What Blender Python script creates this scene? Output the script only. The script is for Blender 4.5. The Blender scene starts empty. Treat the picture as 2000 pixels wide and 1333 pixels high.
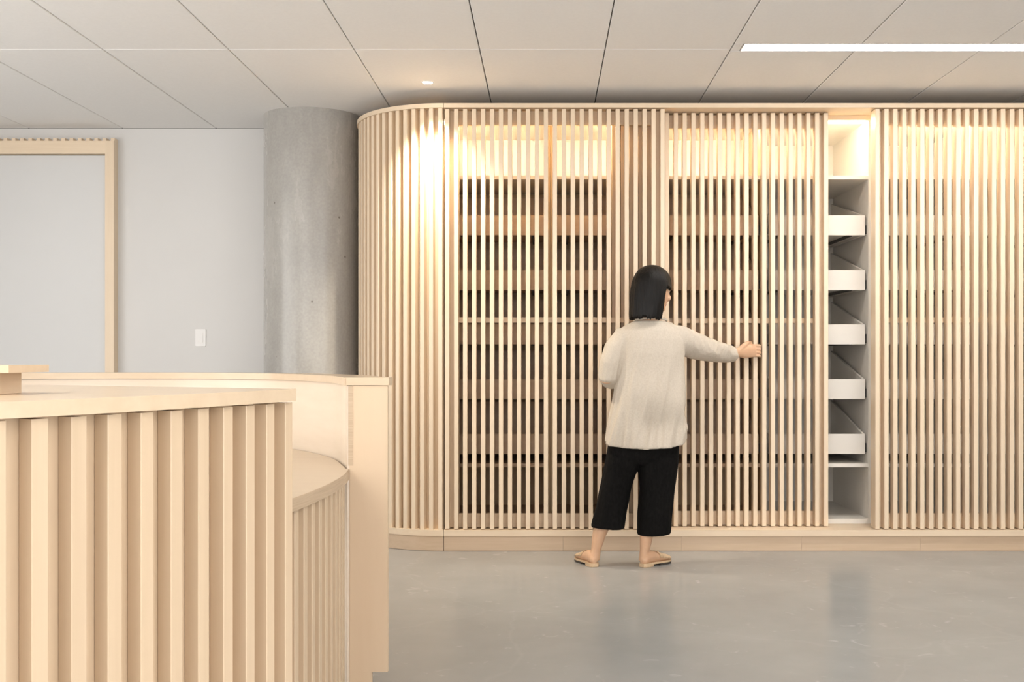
import bpy, bmesh, math, random
from mathutils import Vector, Matrix, noise
random.seed(7)
PI = math.pi
sc = bpy.context.scene
col = sc.collection

# ------------------------------------------------------------------ camera
F, VX, VY, EYE = 2080.0, 1067.0, 698.0, 1.131
cam_d = bpy.data.cameras.new('camera')
cam = bpy.data.objects.new('camera', cam_d)
col.objects.link(cam)
cam.location = (0, 0, EYE)
cam.rotation_euler = (PI / 2, 0, 0)
cam_d.sensor_width = 36
cam_d.lens = F / 2000 * 36
cam_d.shift_x = -(VX - 1000) / 2000
cam_d.shift_y = (VY - 666.5) / 2000
cam_d.clip_start = 0.05
sc.camera = cam

# ------------------------------------------------------------------ world, light, exposure
CEIL = 2.687
world = bpy.data.worlds.new('world')
sc.world = world
world.use_nodes = True
bg = world.node_tree.nodes['Background']
bg.inputs[0].default_value = (1.0, 0.985, 0.965, 1)
bg.inputs[1].default_value = 2.7
sc.view_settings.view_transform = 'Standard'
sc.view_settings.look = 'None'
sc.view_settings.gamma = 1
sc.view_settings.use_curve_mapping = False
sc.view_settings.exposure = 0.76

DOWNLIGHT_W = 95
LINEAR_STRENGTH = 32.0
CABINET_LED = 60.0


def portal(name, loc, rot, sx, sy):
    d = bpy.data.lights.new(name, 'AREA')
    d.shape = 'RECTANGLE'
    d.size, d.size_y = sx, sy
    d.cycles.is_portal = True
    o = bpy.data.objects.new(name, d)
    o.location = loc
    o.rotation_euler = rot
    col.objects.link(o)


# room extents
XL, XR, YB, YF = -5.0, 3.3, -4.0, 7.24
# openings: left wall (y0,y1,z0,z1), rear wall (x0,x1,z0,z1)
LEFT_WIN = [(-0.7, 2.0, 0.08, 2.6), (2.2, 4.9, 0.08, 2.6)]
ADDED_RIGHT_WIN = [(-3.6, -1.3, 0.08, 2.6), (-1.1, 1.4, 0.08, 2.6)]  # unseen windows, added to throw light on the counter front
ADDED_REAR_WIN = [(-4.6, -2.2, 0.08, 2.6), (-2.0, 0.4, 0.08, 2.6), (0.6, 3.0, 0.08, 2.6)]  # unseen windows, added to light the cabinet fronts from behind the camera
for i, (a, b, c, d) in enumerate(LEFT_WIN):
    portal('window_portal', (XL - 0.05, (a + b) / 2, (c + d) / 2), (0, -PI / 2, 0), d - c, b - a)
for i, (a, b, c, d) in enumerate(ADDED_RIGHT_WIN):
    portal('window_portal', (XR + 0.05, (a + b) / 2, (c + d) / 2), (0, PI / 2, 0), d - c, b - a)
for i, (a, b, c, d) in enumerate(ADDED_REAR_WIN):
    portal('window_portal', ((a + b) / 2, YB - 0.05, (c + d) / 2), (PI / 2, 0, 0), b - a, d - c)

# ------------------------------------------------------------------ materials


def mat(name, color, rough=0.5, spec=0.5, metal=0.0):
    m = bpy.data.materials.new(name)
    m.use_nodes = True
    b = m.node_tree.nodes['Principled BSDF']
    b.inputs['Base Color'].default_value = (*color, 1)
    b.inputs['Roughness'].default_value = rough
    b.inputs['Specular IOR Level'].default_value = spec
    b.inputs['Metallic'].default_value = metal
    return m


def nd(m, t, **kw):
    n = m.node_tree.nodes.new(t)
    for k, v in kw.items():
        setattr(n, k, v)
    return n


def lk(m, a, b):
    m.node_tree.links.new(a, b)


def noise_color(m, c1, c2, scale, detail=4, lo=0.3, hi=0.7, obj_random=0.0, bump=0.0, rough=None, dist=0.0):
    b = m.node_tree.nodes['Principled BSDF']
    tc = nd(m, 'ShaderNodeTexCoord')
    mp = nd(m, 'ShaderNodeMapping')
    mp.inputs['Scale'].default_value = scale
    oi = nd(m, 'ShaderNodeObjectInfo')
    mul = nd(m, 'ShaderNodeMath', operation='MULTIPLY')
    mul.inputs[1].default_value = 37.0
    lk(m, oi.outputs['Random'], mul.inputs[0])
    cmb = nd(m, 'ShaderNodeCombineXYZ')
    for i in range(3):
        lk(m, mul.outputs[0], cmb.inputs[i])
    lk(m, tc.outputs['Object'], mp.inputs['Vector'])
    lk(m, cmb.outputs[0], mp.inputs['Location'])
    nz = nd(m, 'ShaderNodeTexNoise')
    nz.inputs['Scale'].default_value = 1.0
    nz.inputs['Detail'].default_value = detail
    nz.inputs['Roughness'].default_value = 0.6
    nz.inputs['Distortion'].default_value = dist
    lk(m, mp.outputs[0], nz.inputs['Vector'])
    cr = nd(m, 'ShaderNodeValToRGB')
    cr.color_ramp.elements[0].position = lo
    cr.color_ramp.elements[0].color = (*c1, 1)
    cr.color_ramp.elements[1].position = hi
    cr.color_ramp.elements[1].color = (*c2, 1)
    lk(m, nz.outputs['Fac'], cr.inputs[0])
    out = cr.outputs[0]
    if obj_random:
        hv = nd(m, 'ShaderNodeHueSaturation')
        ma = nd(m, 'ShaderNodeMapRange')
        ma.inputs['To Min'].default_value = 1 - obj_random
        ma.inputs['To Max'].default_value = 1 + obj_random
        lk(m, oi.outputs['Random'], ma.inputs['Value'])
        lk(m, ma.outputs[0], hv.inputs['Value'])
        lk(m, out, hv.inputs['Color'])
        out = hv.outputs[0]
    lk(m, out, b.inputs['Base Color'])
    if bump:
        bp = nd(m, 'ShaderNodeBump')
        bp.inputs['Strength'].default_value = bump
        bp.inputs['Distance'].default_value = 0.01
        lk(m, nz.outputs['Fac'], bp.inputs['Height'])
        lk(m, bp.outputs[0], b.inputs['Normal'])
    if rough:
        mr = nd(m, 'ShaderNodeMapRange')
        mr.inputs['To Min'].default_value = rough[0]
        mr.inputs['To Max'].default_value = rough[1]
        lk(m, nz.outputs['Fac'], mr.inputs['Value'])
        lk(m, mr.outputs[0], b.inputs['Roughness'])
    return m


WA, WB = (0.775, 0.615, 0.44), (0.825, 0.67, 0.495)
M = {}
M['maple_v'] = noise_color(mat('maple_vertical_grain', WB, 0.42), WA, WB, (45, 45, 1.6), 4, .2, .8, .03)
M['maple_x'] = noise_color(mat('maple_horizontal_grain', WB, 0.42), WA, WB, (2.2, 55, 55), 5, .3, .7, .03)
M['maple_top'] = noise_color(mat('maple_counter_veneer', WB, 0.28), (.59, .455, .315), (.635, .50, .355), (4, 30, 30), 5, .3, .7, .02)
M['maple_flat'] = noise_color(mat('maple_panel_veneer', WB, 0.45), (.625, .47, .32), (.665, .515, .36), (9, 9, 1.3), 5, .25, .75, .02, dist=.6)
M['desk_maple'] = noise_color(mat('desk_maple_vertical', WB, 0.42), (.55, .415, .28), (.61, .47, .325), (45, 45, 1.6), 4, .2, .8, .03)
M['lining'] = noise_color(mat('light_toned_lining_veneer', WB, 0.25), (.66, .545, .425), (.70, .59, .47), (4, 4, 30), 4, .25, .75, .02)  # paler tone stands for light falling on the lining from the left
M['maple_edge'] = noise_color(mat('plywood_edge', WB, 0.55), (.44, .325, .215), (.56, .43, .30), (8, 8, 220), 2, .25, .75, .02)
M['melamine'] = noise_color(mat('white_melamine', (.82, .80, .77), 0.4), (.81, .77, .71), (.83, .79, .73), (3, 3, 3))
M['ply_inside'] = noise_color(mat('cabinet_lining', WB, 0.5), (.60, .435, .25), (.67, .50, .305), (30, 30, 2), 4)
M['black_metal'] = noise_color(mat('black_runner_metal', (.03, .028, .026), 0.4), (.025, .023, .02), (.04, .036, .033), (40, 40, 40))
M['wall'] = noise_color(mat('wall_paint', (.76, .735, .705), 0.6), (.675, .66, .642), (.695, .68, .662), (1.5, 1.5, 1.5), bump=.02)
M['board'] = noise_color(mat('white_board_paint', (.75, .74, .73), 0.5), (.665, .66, .652), (.685, .68, .672), (1.2, 1.2, 1.2))
M['tile'] = noise_color(mat('ceiling_tile', (.80, .77, .735), 0.85, 0.2), (.86, .845, .825), (.885, .87, .85), (60, 60, 60), 3, obj_random=.008, bump=.04)
M['plenum'] = noise_color(mat('ceiling_void', (.10, .09, .08), 0.9), (.09, .08, .07), (.12, .11, .10), (5, 5, 5))
M['white_plastic'] = noise_color(mat('white_plastic', (.83, .81, .79), 0.35), (.82, .80, .78), (.84, .82, .80), (9, 9, 9))
M['tan_lining'] = noise_color(mat('tan_unit_lining', WB, 0.5), (.66, .48, .325), (.72, .55, .395), (3, 3, 30), 4)
M['grey_light_cut'] = noise_color(mat('grey_light_cut_wall', (.3, .3, .3), 0.6), (.29, .285, .28), (.32, .315, .31), (2, 2, 2), 4)  # grey picked for the unseen right wall to cut bounced light
M['kick'] = noise_color(mat('kick_maple_shade_tone', WB, 0.4), (.60, .445, .30), (.66, .50, .35), (2.2, 45, 45), 4)  # maple darkened to carry the shade under the ledge
M['card'] = noise_color(mat('brown_card', (.30, .17, .10), 0.7), (.26, .15, .09), (.34, .20, .12), (4, 4, 40), 3)
M['cardboard'] = M['card']


def emit(name, color, strength):
    m = bpy.data.materials.new(name)
    m.use_nodes = True
    nt = m.node_tree
    nt.nodes.remove(nt.nodes['Principled BSDF'])
    e = nt.nodes.new('ShaderNodeEmission')
    e.inputs[0].default_value = (*color, 1)
    e.inputs[1].default_value = strength
    nt.links.new(e.outputs[0], nt.nodes['Material Output'].inputs[0])
    return m


M['linear'] = emit('linear_diffuser_glow', (1, .965, .92), LINEAR_STRENGTH)
M['led'] = emit('cabinet_led_glow', (1, .86, .64), CABINET_LED)
M['lens'] = emit('downlight_lens_glow', (1, .92, .78), 20)


def concrete_column():
    m = mat('cast_concrete', (.4, .38, .36), 0.33, 0.5)
    b = m.node_tree.nodes['Principled BSDF']
    tc = nd(m, 'ShaderNodeTexCoord')
    n1 = nd(m, 'ShaderNodeTexNoise'); n1.inputs['Scale'].default_value = 3.0; n1.inputs['Detail'].default_value = 8
    n1.inputs['Roughness'].default_value = .65
    n2 = nd(m, 'ShaderNodeTexNoise'); n2.inputs['Scale'].default_value = 70; n2.inputs['Detail'].default_value = 4
    mp = nd(m, 'ShaderNodeMapping'); mp.inputs['Scale'].default_value = (1, 1, .35)
    lk(m, tc.outputs['Object'], mp.inputs['Vector'])
    lk(m, mp.outputs[0], n1.inputs['Vector']); lk(m, tc.outputs['Object'], n2.inputs['Vector'])
    r1 = nd(m, 'ShaderNodeValToRGB')
    r1.color_ramp.elements[0].position = .3; r1.color_ramp.elements[0].color = (.34, .322, .297, 1)
    r1.color_ramp.elements[1].position = .72; r1.color_ramp.elements[1].color = (.48, .46, .43, 1)
    lk(m, n1.outputs['Fac'], r1.inputs[0])
    mx = nd(m, 'ShaderNodeMix', data_type='RGBA', blend_type='OVERLAY')
    mx.inputs['Factor'].default_value = .05
    lk(m, r1.outputs[0], mx.inputs[6])
    r2 = nd(m, 'ShaderNodeValToRGB')
    r2.color_ramp.elements[0].position = .35; r2.color_ramp.elements[1].position = .65
    lk(m, n2.outputs['Fac'], r2.inputs[0]); lk(m, r2.outputs[0], mx.inputs[7])
    # air holes
    vo = nd(m, 'ShaderNodeTexVoronoi'); vo.inputs['Scale'].default_value = 7.5
    vo.inputs['Randomness'].default_value = 1
    lk(m, tc.outputs['Object'], vo.inputs['Vector'])
    r3 = nd(m, 'ShaderNodeValToRGB')
    r3.color_ramp.elements[0].position = .035; r3.color_ramp.elements[0].color = (0, 0, 0, 1)
    r3.color_ramp.elements[1].position = .06; r3.color_ramp.elements[1].color = (1, 1, 1, 1)
    lk(m, vo.outputs['Distance'], r3.inputs[0])
    mh = nd(m, 'ShaderNodeMix', data_type='RGBA', blend_type='MIX')
    mh.inputs[6].default_value = (.20, .18, .16, 1)
    lk(m, r3.outputs[0], mh.inputs['Factor']); lk(m, mx.outputs[2], mh.inputs[7])
    lk(m, mh.outputs[2], b.inputs['Base Color'])
    bp = nd(m, 'ShaderNodeBump'); bp.inputs['Strength'].default_value = .25; bp.inputs['Distance'].default_value = .01
    lk(m, r3.outputs[0], bp.inputs['Height'])
    lk(m, bp.outputs[0], b.inputs['Normal'])
    mr = nd(m, 'ShaderNodeMapRange'); mr.inputs['To Min'].default_value = .14; mr.inputs['To Max'].default_value = .38
    lk(m, n1.outputs['Fac'], mr.inputs['Value']); lk(m, mr.outputs[0], b.inputs['Roughness'])
    return m


def concrete_floor():
    m = mat('polished_concrete', (.33, .315, .295), 0.3, 0.5)
    b = m.node_tree.nodes['Principled BSDF']
    tc = nd(m, 'ShaderNodeTexCoord')
    n1 = nd(m, 'ShaderNodeTexNoise'); n1.inputs['Scale'].default_value = 1.3; n1.inputs['Detail'].default_value = 8
    n1.inputs['Roughness'].default_value = .6
    lk(m, tc.outputs['Object'], n1.inputs['Vector'])
    r1 = nd(m, 'ShaderNodeValToRGB')
    r1.color_ramp.elements[0].position = .3; r1.color_ramp.elements[0].color = (.295, .295, .292, 1)
    r1.color_ramp.elements[1].position = .7; r1.color_ramp.elements[1].color = (.345, .345, .34, 1)
    lk(m, n1.outputs['Fac'], r1.inputs[0])
    # pale scuffs
    n2 = nd(m, 'ShaderNodeTexNoise'); n2.inputs['Scale'].default_value = 9; n2.inputs['Detail'].default_value = 6
    n2.inputs['Distortion'].default_value = 1.5
    lk(m, tc.outputs['Object'], n2.inputs['Vector'])
    r2 = nd(m, 'ShaderNodeValToRGB')
    r2.color_ramp.elements[0].position = .64; r2.color_ramp.elements[0].color = (0, 0, 0, 1)
    r2.color_ramp.elements[1].position = .78; r2.color_ramp.elements[1].color = (.55, .55, .55, 1)
    lk(m, n2.outputs['Fac'], r2.inputs[0])
    mx = nd(m, 'ShaderNodeMix', data_type='RGBA')
    mx.inputs[7].default_value = (.50, .50, .49, 1)
    lk(m, r2.outputs[0], mx.inputs['Factor']); lk(m, r1.outputs[0], mx.inputs[6])
    # hairline scratches
    wv = nd(m, 'ShaderNodeTexVoronoi', feature='DISTANCE_TO_EDGE'); wv.inputs['Scale'].default_value = .8
    n3 = nd(m, 'ShaderNodeTexNoise'); n3.inputs['Scale'].default_value = 2.5; n3.inputs['Detail'].default_value = 5
    lk(m, tc.outputs['Object'], n3.inputs['Vector'])
    mv = nd(m, 'ShaderNodeMix', data_type='VECTOR'); mv.inputs['Factor'].default_value = .22
    lk(m, tc.outputs['Object'], mv.inputs[4]); lk(m, n3.outputs['Color'], mv.inputs[5])
    lk(m, mv.outputs[1], wv.inputs['Vector'])
    r4 = nd(m, 'ShaderNodeValToRGB')
    r4.color_ramp.elements[0].position = .001; r4.color_ramp.elements[0].color = (.08, .08, .08, 1)
    r4.color_ramp.elements[1].position = .006; r4.color_ramp.elements[1].color = (0, 0, 0, 1)
    lk(m, wv.outputs['Distance'], r4.inputs[0])
    m2 = nd(m, 'ShaderNodeMix', data_type='RGBA')
    m2.inputs[7].default_value = (.48, .48, .47, 1)
    lk(m, r4.outputs[0], m2.inputs['Factor']); lk(m, mx.outputs[2], m2.inputs[6])
    lk(m, m2.outputs[2], b.inputs['Base Color'])
    mr = nd(m, 'ShaderNodeMapRange'); mr.inputs['To Min'].default_value = .15; mr.inputs['To Max'].default_value = .28
    lk(m, n1.outputs['Fac'], mr.inputs['Value']); lk(m, mr.outputs[0], b.inputs['Roughness'])
    return m


M['column'] = concrete_column()
M['floor'] = concrete_floor()

# ------------------------------------------------------------------ mesh helpers


class MB:
    def __init__(self):
        self.v, self.f = [], []

    def add(self, vs, fs):
        n = len(self.v)
        self.v += [tuple(p) for p in vs]
        self.f += [tuple(i + n for i in q) for q in fs]
        return self

    def box(self, x0, x1, y0, y1, z0, z1):
        vs = [(x0, y0, z0), (x1, y0, z0), (x1, y1, z0), (x0, y1, z0), (x0, y0, z1), (x1, y0, z1), (x1, y1, z1), (x0, y1, z1)]
        return self.add(vs, [(3, 2, 1, 0), (4, 5, 6, 7), (0, 1, 5, 4), (1, 2, 6, 5), (2, 3, 7, 6), (3, 0, 4, 7)])

    def prism(self, poly, z0, z1):
        """poly counter-clockwise seen from above"""
        a = sum(poly[i][0] * poly[(i + 1) % len(poly)][1] - poly[(i + 1) % len(poly)][0] * poly[i][1] for i in range(len(poly)))
        if a < 0:
            poly = poly[::-1]
        n = len(poly)
        vs = [(x, y, z0) for x, y in poly] + [(x, y, z1) for x, y in poly]
        fs = [tuple(range(n - 1, -1, -1)), tuple(range(n, 2 * n))]
        fs += [(i, (i + 1) % n, n + (i + 1) % n, n + i) for i in range(n)]
        return self.add(vs, fs)

    def post(self, x0, x1, y0, y1, z0, z1, c=0.0015):
        return self.prism([(x0 + c, y0), (x1 - c, y0), (x1, y0 + c), (x1, y1 - c), (x1 - c, y1), (x0 + c, y1), (x0, y1 - c), (x0, y0 + c)], z0, z1)

    def tube(self, pts, radii, n=12, cap=True, squash=None):
        pts = [Vector(p) for p in pts]
        rings = []
        up = None
        for i, p in enumerate(pts):
            t = (pts[min(i + 1, len(pts) - 1)] - pts[max(i - 1, 0)]).normalized()
            if up is None:
                up = Vector((0, 0, 1)) if abs(t.z) < .8 else Vector((0, 1, 0))
            s = t.cross(up).normalized()
            up = s.cross(t).normalized()
            r = radii[i] if not isinstance(radii, (int, float)) else radii
            ra, rb = r if isinstance(r, tuple) else (r, r)
            rings.append([p + s * math.cos(2 * PI * k / n) * ra + up * math.sin(2 * PI * k / n) * rb for k in range(n)])
        self.loft(rings, cap)
        return self

    def loft(self, rings, cap=True):
        n = len(rings[0])
        vs = [tuple(p) for r in rings for p in r]
        fs = []
        for i in range(len(rings) - 1):
            for k in range(n):
                a, b = i * n + k, i * n + (k + 1) % n
                fs.append((a, b, b + n, a + n))
        if cap:
            fs.append(tuple(range(n - 1, -1, -1)))
            m = (len(rings) - 1) * n
            fs.append(tuple(range(m, m + n)))
        return self.add(vs, fs)

    def ball(self, c, rx, ry, rz, nu=16, nv=10, fn=None):
        vs = [(0, 0, -1)]
        for j in range(1, nv):
            ph = -PI / 2 + PI * j / nv
            for i in range(nu):
                th = 2 * PI * i / nu
                vs.append((math.cos(th) * math.cos(ph), math.sin(th) * math.cos(ph), math.sin(ph)))
        vs.append((0, 0, 1))
        fs = []
        for i in range(nu):
            fs.append((0, 1 + (i + 1) % nu, 1 + i))
        for j in range(nv - 2):
            for i in range(nu):
                a = 1 + j * nu + i; b = 1 + j * nu + (i + 1) % nu
                fs.append((a, b, b + nu, a + nu))
        top = len(vs) - 1
        base = 1 + (nv - 2) * nu
        for i in range(nu):
            fs.append((base + i, base + (i + 1) % nu, top))
        out = []
        for v in vs:
            p = Vector((v[0] * rx, v[1] * ry, v[2] * rz))
            if fn:
                p = fn(p, Vector(v))
            out.append(p + Vector(c))
        return self.add(out, fs)

    def mesh(self, name, m=None, smooth=False, fix=False):
        me = bpy.data.meshes.new(name)
        me.from_pydata(self.v, [], self.f)
        if fix:
            bm = bmesh.new(); bm.from_mesh(me)
            bmesh.ops.recalc_face_normals(bm, faces=bm.faces)
            bm.to_mesh(me); bm.free()
        if m:
            me.materials.append(M[m] if isinstance(m, str) else m)
        if smooth:
            for p in me.polygons:
                p.use_smooth = True
        me.update()
        return me

    def build(self, name, m, parent=None, smooth=False, fix=False):
        return link(name, self.mesh(name, m, smooth, fix), parent)


def link(name, me, parent=None, loc=(0, 0, 0), rz=0):
    o = bpy.data.objects.new(name, me)
    o.location = loc
    o.rotation_euler = (0, 0, rz)
    if parent:
        o.parent = parent
    col.objects.link(o)
    return o


def tag(o, label, cat, group=None, kind=None):
    o['label'] = label
    o['category'] = cat
    if group:
        o['group'] = group
    if kind:
        o['kind'] = kind
    return o


def thing(name, label, cat, loc=(0, 0, 0), group=None):
    o = bpy.data.objects.new(name, None)
    o.location = loc
    o.empty_display_size = .1
    col.objects.link(o)
    return tag(o, label, cat, group)


def struct(name, mb, m, parent=None):
    o = mb.build(name, m, parent)
    o['kind'] = 'structure'
    return o


def autosmooth(o, ang=35):
    me = o.data
    for p in me.polygons:
        p.use_smooth = True
    try:
        me.set_sharp_from_angle(angle=math.radians(ang))
    except Exception:
        pass


def spline(pts, per=8):
    out = []
    P = [Vector(p) for p in pts]
    for i in range(len(P) - 1):
        p0 = P[i - 1] if i else P[0] * 2 - P[1]
        p1, p2 = P[i], P[i + 1]
        p3 = P[i + 2] if i + 2 < len(P) else P[-1] * 2 - P[-2]
        for k in range(per):
            t = k / per
            out.append(0.5 * ((2 * p1) + (-p0 + p2) * t + (2 * p0 - 5 * p1 + 4 * p2 - p3) * t * t + (-p0 + 3 * p1 - 3 * p2 + p3) * t ** 3))
    out.append(P[-1])
    return out


def offset(line, d):
    """shift a 2-D polyline to its left by d"""
    out = []
    for i, p in enumerate(line):
        t = (line[min(i + 1, len(line) - 1)] - line[max(i - 1, 0)]).normalized()
        out.append(p + Vector((-t.y, t.x)) * d)
    return out


def resample(line, step, start=0.0):
    """points and headings every step along the line"""
    out = []
    acc, nxt = 0.0, start
    for i in range(len(line) - 1):
        a, b = line[i], line[i + 1]
        L = (b - a).length
        while nxt <= acc + L:
            t = (nxt - acc) / L
            out.append((a + (b - a) * t, math.atan2((b - a).y, (b - a).x)))
            nxt += step
        acc += L
    return out


# ------------------------------------------------------------------ structure
struct('floor', MB().box(XL, XR, YB, YF + .2, -.08, 0), 'floor')


def wall_with_openings(name, fixed, span, openings, axis, m='wall'):
    """axis 'x': wall of constant x; 'y': constant y"""
    mb = MB()
    a0, a1 = span
    f0, f1 = fixed
    cuts = sorted(openings)
    def bx(a, b, z0, z1):
        if axis == 'x':
            mb.box(f0, f1, a, b, z0, z1)
        else:
            mb.box(a, b, f0, f1, z0, z1)
    cur = a0
    for a, b, z0, z1 in cuts:
        bx(cur, a, 0, CEIL + .1)
        bx(a, b, 0, z0)
        bx(a, b, z1, CEIL + .1)
        cur = b
    bx(cur, a1, 0, CEIL + .1)
    return struct(name, mb, m)


wall_with_openings('wall_left', (XL - .15, XL), (YB - .15, YF + .2), LEFT_WIN, 'x')
wall_with_openings('wall_rear', (YB - .15, YB), (XL, XR), ADDED_REAR_WIN, 'y')
wall_with_openings('wall_right', (XR, XR + .15), (YB - .15, YF + .2), ADDED_RIGHT_WIN, 'x', 'grey_light_cut')  # unseen right wall, greyed to weaken fill from that side
struct('wall_back', MB().box(XL, XR, YF, YF + .2, 0, CEIL - .002), 'wall')
k = 0
for wx, wins in ((XL - .12, LEFT_WIN), (XR + .06, ADDED_RIGHT_WIN)):
    for a, b, c, d in wins:
        k += 1
        mb = MB()
        mb.box(wx, wx + .06, a, a + .05, c, d).box(wx, wx + .06, b - .05, b, c, d)
        mb.box(wx, wx + .06, a, b, c, c + .05).box(wx, wx + .06, a, b, d - .05, d)
        mb.box(wx, wx + .06, (a + b) / 2 - .02, (a + b) / 2 + .02, c, d)
        struct('window_%d' % k, mb, 'black_metal')
for i, (a, b, c, d) in enumerate(ADDED_REAR_WIN):
    k += 1
    mb = MB()
    mb.box(a, a + .05, YB - .12, YB - .06, c, d).box(b - .05, b, YB - .12, YB - .06, c, d)
    mb.box(a, b, YB - .12, YB - .06, c, c + .05).box(a, b, YB - .12, YB - .06, d - .05, d)
    mb.box((a + b) / 2 - .02, (a + b) / 2 + .02, YB - .12, YB - .06, c, d)
    struct('window_%d' % k, mb, 'black_metal')

# ceiling: void above, tiles below
ceiling = struct('ceiling', MB().box(XL - .15, XR + .15, YB - .15, YF + .35, CEIL + .03, CEIL + .1), 'plenum')
TP = 0.6353
# recessed linear lights (x0, x1, y of the tile joint they sit on); all but the first are unseen fill added for brightness
LIGHTS = [(0.983, 3.22, 5.381), (0.983, 3.22, 1.571), (-3.6, -1.35, 1.571),
          (0.983, 3.22, -.334), (-3.6, -1.35, -.334), (0.983, 3.22, -2.239), (-3.6, -1.35, -2.239)]
xs = [-2.2437 + TP * i for i in range(-5, 10)]
xs = [x for x in xs if XL < x < XR]
xs = [XL] + xs + [XR]
ys = [YB, -2.239, -.334, 1.571, 3.476, 5.381, YF]
GAP = .0028
tile_cache = {}


def tile(x0, x1, y0, y1):
    w, d = round(x1 - x0 - 2 * GAP, 4), round(y1 - y0 - 2 * GAP, 4)
    if w < .01 or d < .01:
        return
    key = (w, d)
    if key not in tile_cache:
        mb = MB()
        # tegular edge: a thin lower lip, chamfered
        e = .003
        r0 = [(-w / 2 + e, -d / 2 + e, 0), (w / 2 - e, -d / 2 + e, 0), (w / 2 - e, d / 2 - e, 0), (-w / 2 + e, d / 2 - e, 0)]
        r1 = [(-w / 2, -d / 2, e), (w / 2, -d / 2, e), (w / 2, d / 2, e), (-w / 2, d / 2, e)]
        r2 = [(p[0], p[1], .018) for p in r1]
        mb.loft([r0, r1, r2])
        tile_cache[key] = mb.mesh('ceiling_tile', 'tile')
    link('ceiling_tile', tile_cache[key], ceiling, ((x0 + x1) / 2, (y0 + y1) / 2, CEIL))


for i in range(len(xs) - 1):
    for j in range(len(ys) - 1):
        x0, x1, y0, y1 = xs[i], xs[i + 1], ys[j], ys[j + 1]
        for a, b, yj in LIGHTS:
            if x1 > a and x0 < b:
                if abs(y1 - yj) < .001:
                    y1 = yj - .093
                if abs(y0 - yj) < .001:
                    y0 = yj + .031
                    if x0 < a < x1:
                        tile(x0, a, yj - .093, yj + .031)
                    if x0 < b < x1:
                        tile(b, x1, yj - .093, yj + .031)
        tile(x0, x1, y0, y1)

# ------------------------------------------------------------------ slatted cabinet wall
CY = 6.19          # front edge of cap and ledge
SP = 0.0523        # slat pitch
SW = 0.0250        # slat width
SD = 0.060         # slat depth
Z_LEDGE, Z_KICK, Z_CAPB, Z_CAPT = 0.125, 0.0895, 2.583, 2.6085
X0 = -0.598        # start of the straight run
XEND = 3.26

# --- rounded corner
R = 0.600
cc = (X0, CY + R)
corner = thing('rounded_slat_corner', 'rounded corner of vertical maple slats at the left end of the cabinet wall', 'cabinet', (cc[0], cc[1], 0))


def arc(r, a0=-PI / 2, a1=-PI, n=28):
    return [(math.cos(a0 + (a1 - a0) * i / n) * r, math.sin(a0 + (a1 - a0) * i / n) * r) for i in range(n + 1)]


SIDE = YF - cc[1] - .002


def ring(mb, r0, r1, z0, z1, gap=.0015):
    o = [(-gap, -r1)] + arc(r1)[1:] + [(-r1, SIDE)]
    i = [(-gap, -r0)] + arc(r0)[1:] + [(-r0, SIDE)]
    # strip of quads so the bend stays clean
    n = len(o)
    vs = [(x, y, z0) for x, y in o] + [(x, y, z0) for x, y in i] + [(x, y, z1) for x, y in o] + [(x, y, z1) for x, y in i]
    fs = []
    for k in range(n - 1):
        fs += [(k, n + k, n + k + 1, k + 1), (2 * n + k, 2 * n + k + 1, 3 * n + k + 1, 3 * n + k)]
        fs += [(k, k + 1, 2 * n + k + 1, 2 * n + k), (n + k, 3 * n + k, 3 * n + k + 1, n + k + 1)]
    fs += [(0, 2 * n, 3 * n, n), (n - 1, 2 * n - 1, 4 * n - 1, 3 * n - 1)]
    mb.add(vs, fs)
    return mb


autosmooth(ring(MB(), R - .13, R, Z_CAPB, Z_CAPT).build('cap', 'maple_x', corner, fix=True))
autosmooth(ring(MB(), R - .13, R, Z_KICK, Z_LEDGE).build('ledge', 'maple_x', corner, fix=True))
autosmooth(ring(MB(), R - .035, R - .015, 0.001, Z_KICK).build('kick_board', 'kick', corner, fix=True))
autosmooth(ring(MB(), R - .085, R - .06, Z_LEDGE, Z_CAPB).build('backing_board', 'maple_v', corner, fix=True))
slat_me = MB().post(-SW / 2, SW / 2, 0, SD, Z_LEDGE + .0005, Z_CAPB - .0005).mesh('slat', 'maple_v')
NS = 17
for k in range(NS):
    a = -PI / 2 - math.radians(1.9 + k * 5.28)
    rr = R - .009
    link('slat', slat_me, corner, (math.cos(a) * rr, math.sin(a) * rr, 0), a + PI / 2)
SIDE_N = 0
# --- straight carcass: cap, ledge, kick boards
frame = thing('cabinet_surround', 'long straight maple cap, ledge and kick boards framing the sliding doors', 'cabinet frame', (X0, CY, 0))
W = XEND - X0
MB().box(.0015, W, 0, .60, Z_CAPB, Z_CAPT).build('top_rail', 'maple_x', frame)
MB().box(.0015, W, 0, .24, Z_KICK, Z_LEDGE).build('bottom_rail', 'maple_x', frame)
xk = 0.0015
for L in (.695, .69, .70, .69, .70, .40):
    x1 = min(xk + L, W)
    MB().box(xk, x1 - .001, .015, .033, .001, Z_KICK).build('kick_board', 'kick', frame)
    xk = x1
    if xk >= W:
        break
MB().box(.02, W, .206, .226, 2.556, Z_CAPB - .0003).build('valance', 'maple_x', frame)

# --- sliding doors
DZ0, DZ1 = Z_LEDGE + .005, Z_CAPB - .006
DW = 24 * SP + SW
slat_door = MB().post(-SW / 2, SW / 2, 0, SD, DZ0, DZ1).mesh('slat', 'maple_v')


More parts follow.
